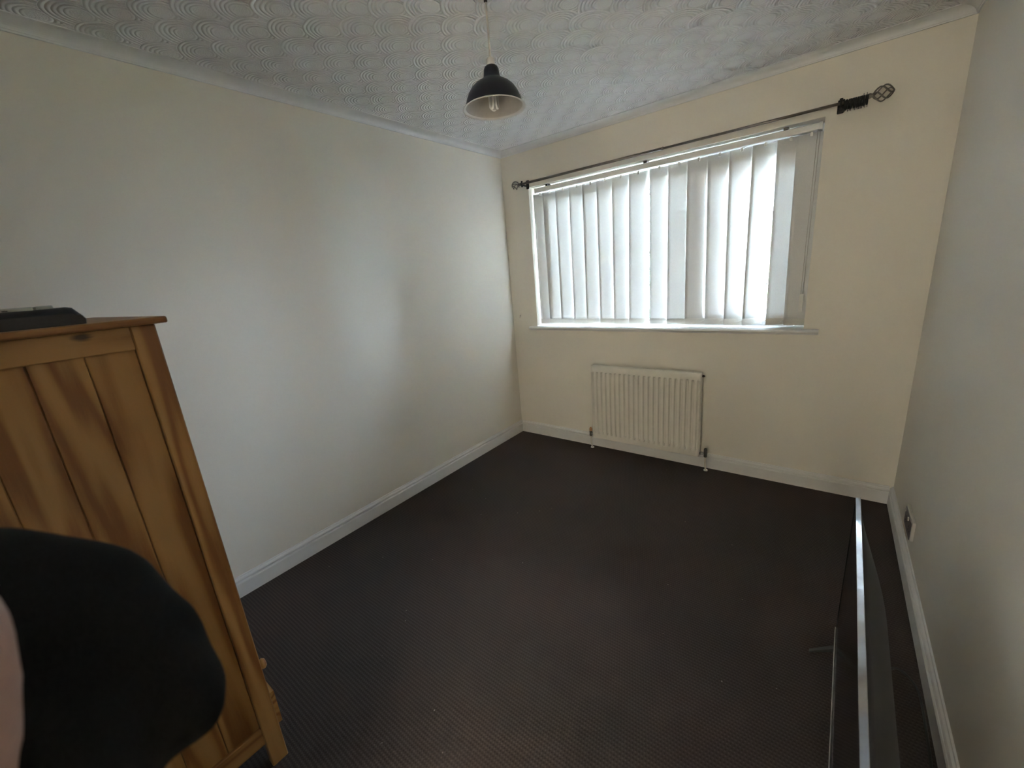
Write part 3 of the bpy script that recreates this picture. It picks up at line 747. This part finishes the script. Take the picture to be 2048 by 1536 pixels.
chain(ps, [((2.05, -3.22, 1.36), .07), (SH, .056), ((1.905, -3.08, 1.275), .046), (EL, .036), ((1.9240, -2.951, 1.2690), .038), ((1.9375, -2.940, 1.318), .037), (WR, .025), ((2.055, -2.968, 1.41), .028)])
SR, ER, WRr = (2.31, -3.20, 1.365), (2.37, -3.02, 1.16), (2.30, -2.985, 1.36)
chain(ps, [((2.19, -3.22, 1.36), .07), (SR, .056), (ER, .040), (WRr, .026), ((2.275, -2.965, 1.40), .030)])
for s, hx, hy, hz in ((-1, 2.055, -2.968, 1.41), (1, 2.275, -2.965, 1.40)):
    for k, ln in enumerate((.062, .07, .066, .052)):                           # four fingers curled round the phone edge
        z = hz+.030-.019*k
        f0 = (hx, hy-.005, z); f1 = (hx+s*(-.012), hy+.026, z+.004); f2 = (hx-s*.030, hy+.036, z+.004); f3 = (hx-s*(.030+ln*.35), hy+.030, z+.002)
        chain(ps, [(f0, .0105), (f1, .0095), (f2, .0088), (f3, .0075)])
    chain(ps, [((hx, hy-.015, hz-.01), .013), ((hx-s*.022, hy-.026, hz+.018), .0115), ((hx-s*.045, hy-.020, hz+.03), .0095)])
for s in (-1, 1):
    chain(ps, [((2.12+s*.085, -3.24, .90), .095), ((2.12+s*.095, -3.225, .50), .062), ((2.12+s*.10, -3.25, .10), .044), ((2.12+s*.105, -3.20, .045), .043), ((2.12+s*.11, -3.09, .036), .036)])
body = ps.build('person', 'skin'); remesh(body, .0075, 6)
tag(body, 'person at the lower left edge in a loose black sleeve, bare forearm showing', 'person')
shirt = MB()
chain(shirt, [((2.12, -3.235, .97), .145), ((2.12, -3.23, 1.10), .135), ((2.12, -3.225, 1.25), .142), ((2.12, -3.222, 1.36), .095)])
chain(shirt, [((2.03, -3.22, 1.36), .085), ((1.93, -3.20, 1.36), .075), ((1.88, -3.06, 1.285), .075), ((1.822, -2.938, 1.262), .066)])
chain(shirt, [((1.822, -2.938, 1.262), .066), ((1.826, -2.906, 1.238), .062), ((1.850, -2.884, 1.208), .050), ((1.878, -2.868, 1.184), .0335), ((1.8985, -2.8495, 1.1730), .008)])
chain(shirt, [((1.8985, -2.8495, 1.1730), .008), ((1.9035, -2.8575, 1.1660), .008), ((1.8985, -2.8680, 1.1700), .009)])
chain(shirt, [((1.882, -2.866, 1.184), .022), ((1.9010, -2.8560, 1.1700), .010)])
chain(shirt, [((1.822, -2.930, 1.250), .064), ((1.868, -2.925, 1.205), .054), ((1.905, -2.945, 1.150), .054), ((1.92, -2.97, 1.10), .05)])
chain(shirt, [((2.21, -3.22, 1.36), .085), (SR, .075), ((2.345, -3.10, 1.25), .07)])
sh_o = shirt.build('sweatshirt', 'shirt', body); remesh(sh_o, .006, 16)
tr = MB()
for s in (-1, 1): chain(tr, [((2.12+s*.08, -3.24, .93), .112), ((2.12+s*.095, -3.225, .50), .078), ((2.12+s*.10, -3.25, .11), .064)])
remesh(tr.build('trousers', 'trouser', body), .012, 4)
hr = MB(); chain(hr, [((2.12, -3.19, 1.615), .083), ((2.12, -3.205, 1.57), .080)])
remesh(hr.build('hair', 'hair', body), .008, 4)
# ------------------------------------------------------------------ outside
MB().box((-30, .9, -2.75), (30, 60, -2.6)).build('ground', 'lawn', kind='structure')
ho = thing('neighbour_house', 'grey tiled house beyond the garden seen between the right blind slats', 'house', (4, 12, -2.6))
MB().box((-.6, 11.2, -2.6), (9, 17, 2.35)).build('wall', 'brick', ho)
rb_ = MB(); ncs = 16; ye, ze, yr, zr = 10.8, 2.22, 14.2, 4.0
for k in range(ncs):
    f0, f1 = k/ncs, (k+1)/ncs+.012
    ya, za, yb, zb2 = ye+(yr-ye)*f0, ze+(zr-ze)*f0, ye+(yr-ye)*f1, ze+(zr-ze)*f1
    nt_ = 32
    for q in range(nt_):
        xa = -.9+q*.318+(.159 if k % 2 else 0)
        j = random.uniform(-.006, .006)
        rb_.add([(xa, ya, za+.05+j), (xa+.312, ya, za+.05+j), (xa+.312, yb, zb2+.012), (xa, yb, zb2+.012), (xa, ya, za+.02), (xa+.312, ya, za+.02)], [(0,1,2,3), (4,5,1,0), (4,0,3), (5,2,1)])
rb_.add([(-.9, ye, ze), (9.3, ye, ze), (9.3, yr, zr), (-.9, yr, zr), (-.9, 17.6, ze), (9.3, 17.6, ze)], [(0,1,2,3), (3,2,5,4), (0,3,4), (1,5,2)])
rf = rb_.build('roof', 'rooftile', ho); rf['kind'] = 'stuff'
for x in (1.0, 4.6):
    wo = MB().box((x, 11.15, -.2), (x+1.3, 11.2, 1.1), .01).build('window', 'upvc', ho)
    for q in (0, 1): MB().box((x+.07+q*.61, 11.14, -.12), (x+.07+q*.61+.55, 11.15, 1.02)).build('pane', 'tvscreen', wo)
ga = thing('brick_outbuilding', 'low pale brick outbuilding seen through the gap in the blind', 'outbuilding', (-4.5, 10.5, -2.6))
MB().box((-8, 10, -2.6), (-1.6, 13, .95)).build('wall', 'brick', ga)
MB().box((-8.1, 9.9, .95), (-1.5, 13.1, 1.08), .02).build('flat_roof', 'rooftile', ga)
def tree(x, y, zc, r, mat, label, n=2600):
    t_ = thing('garden_tree', label, 'tree', (x, y, -2.6), group=None)
    MB().tube([(x, y, -2.6), (x+.05, y, -1.2), (x, y+.05, zc)], [.12, .09, .03], 10).build('trunk', 'bark', t_)
    b = MB(); rnd = random.Random(int(x*100)+5)
    for i in range(n):
        while True:
            d = Vector((rnd.uniform(-1, 1), rnd.uniform(-1, 1), rnd.uniform(-1, 1)))
            if .35 < d.length < 1: break
        wob = 1+.18*math.sin(d.x*9+1)*math.sin(d.z*8)*math.cos(d.y*7)
        c = Vector((x, y, zc)) + Vector((d.x*r, d.y*r, d.z*r*1.15))*wob
        a = Vector((rnd.uniform(-1, 1), rnd.uniform(-1, 1), rnd.uniform(-.4, .4))).normalized()*rnd.uniform(.05, .10)
        q = a.cross(Vector((rnd.uniform(-1, 1), rnd.uniform(-1, 1), rnd.uniform(-1, 1)))).normalized()*a.length*.5
        b.add([c-a, c+q, c+a, c-q], [(0, 1, 2, 3)])
    f = b.build('foliage', mat, t_); f['kind'] = 'stuff'
tree(.75, 7.6, .35, 1.75, 'leaf', 'leafy green tree in front of the tiled house')
tree(-2.5, 7.4, .9, 1.5, 'leaf2', 'bluish green tree left of the tiled house')
fe = thing('garden_fence', 'grey weathered board fence along the garden below the trees', 'fence', (1, 6, -2.6))
for k in range(40): MB().box((-3+k*.2, 5.98, -2.6), (-3+k*.2+.185, 6.0, -.75+.02*(k % 2)), .004).build('board', 'fence', fe)
for k in range(5): MB().box((-3+k*2-.05, 6.0, -2.6), (-3+k*2+.05, 6.1, -.7), .006).build('post', 'fence', fe)

for o_ in bpy.data.objects:
    if '_local' in o_.keys(): del o_['_local']
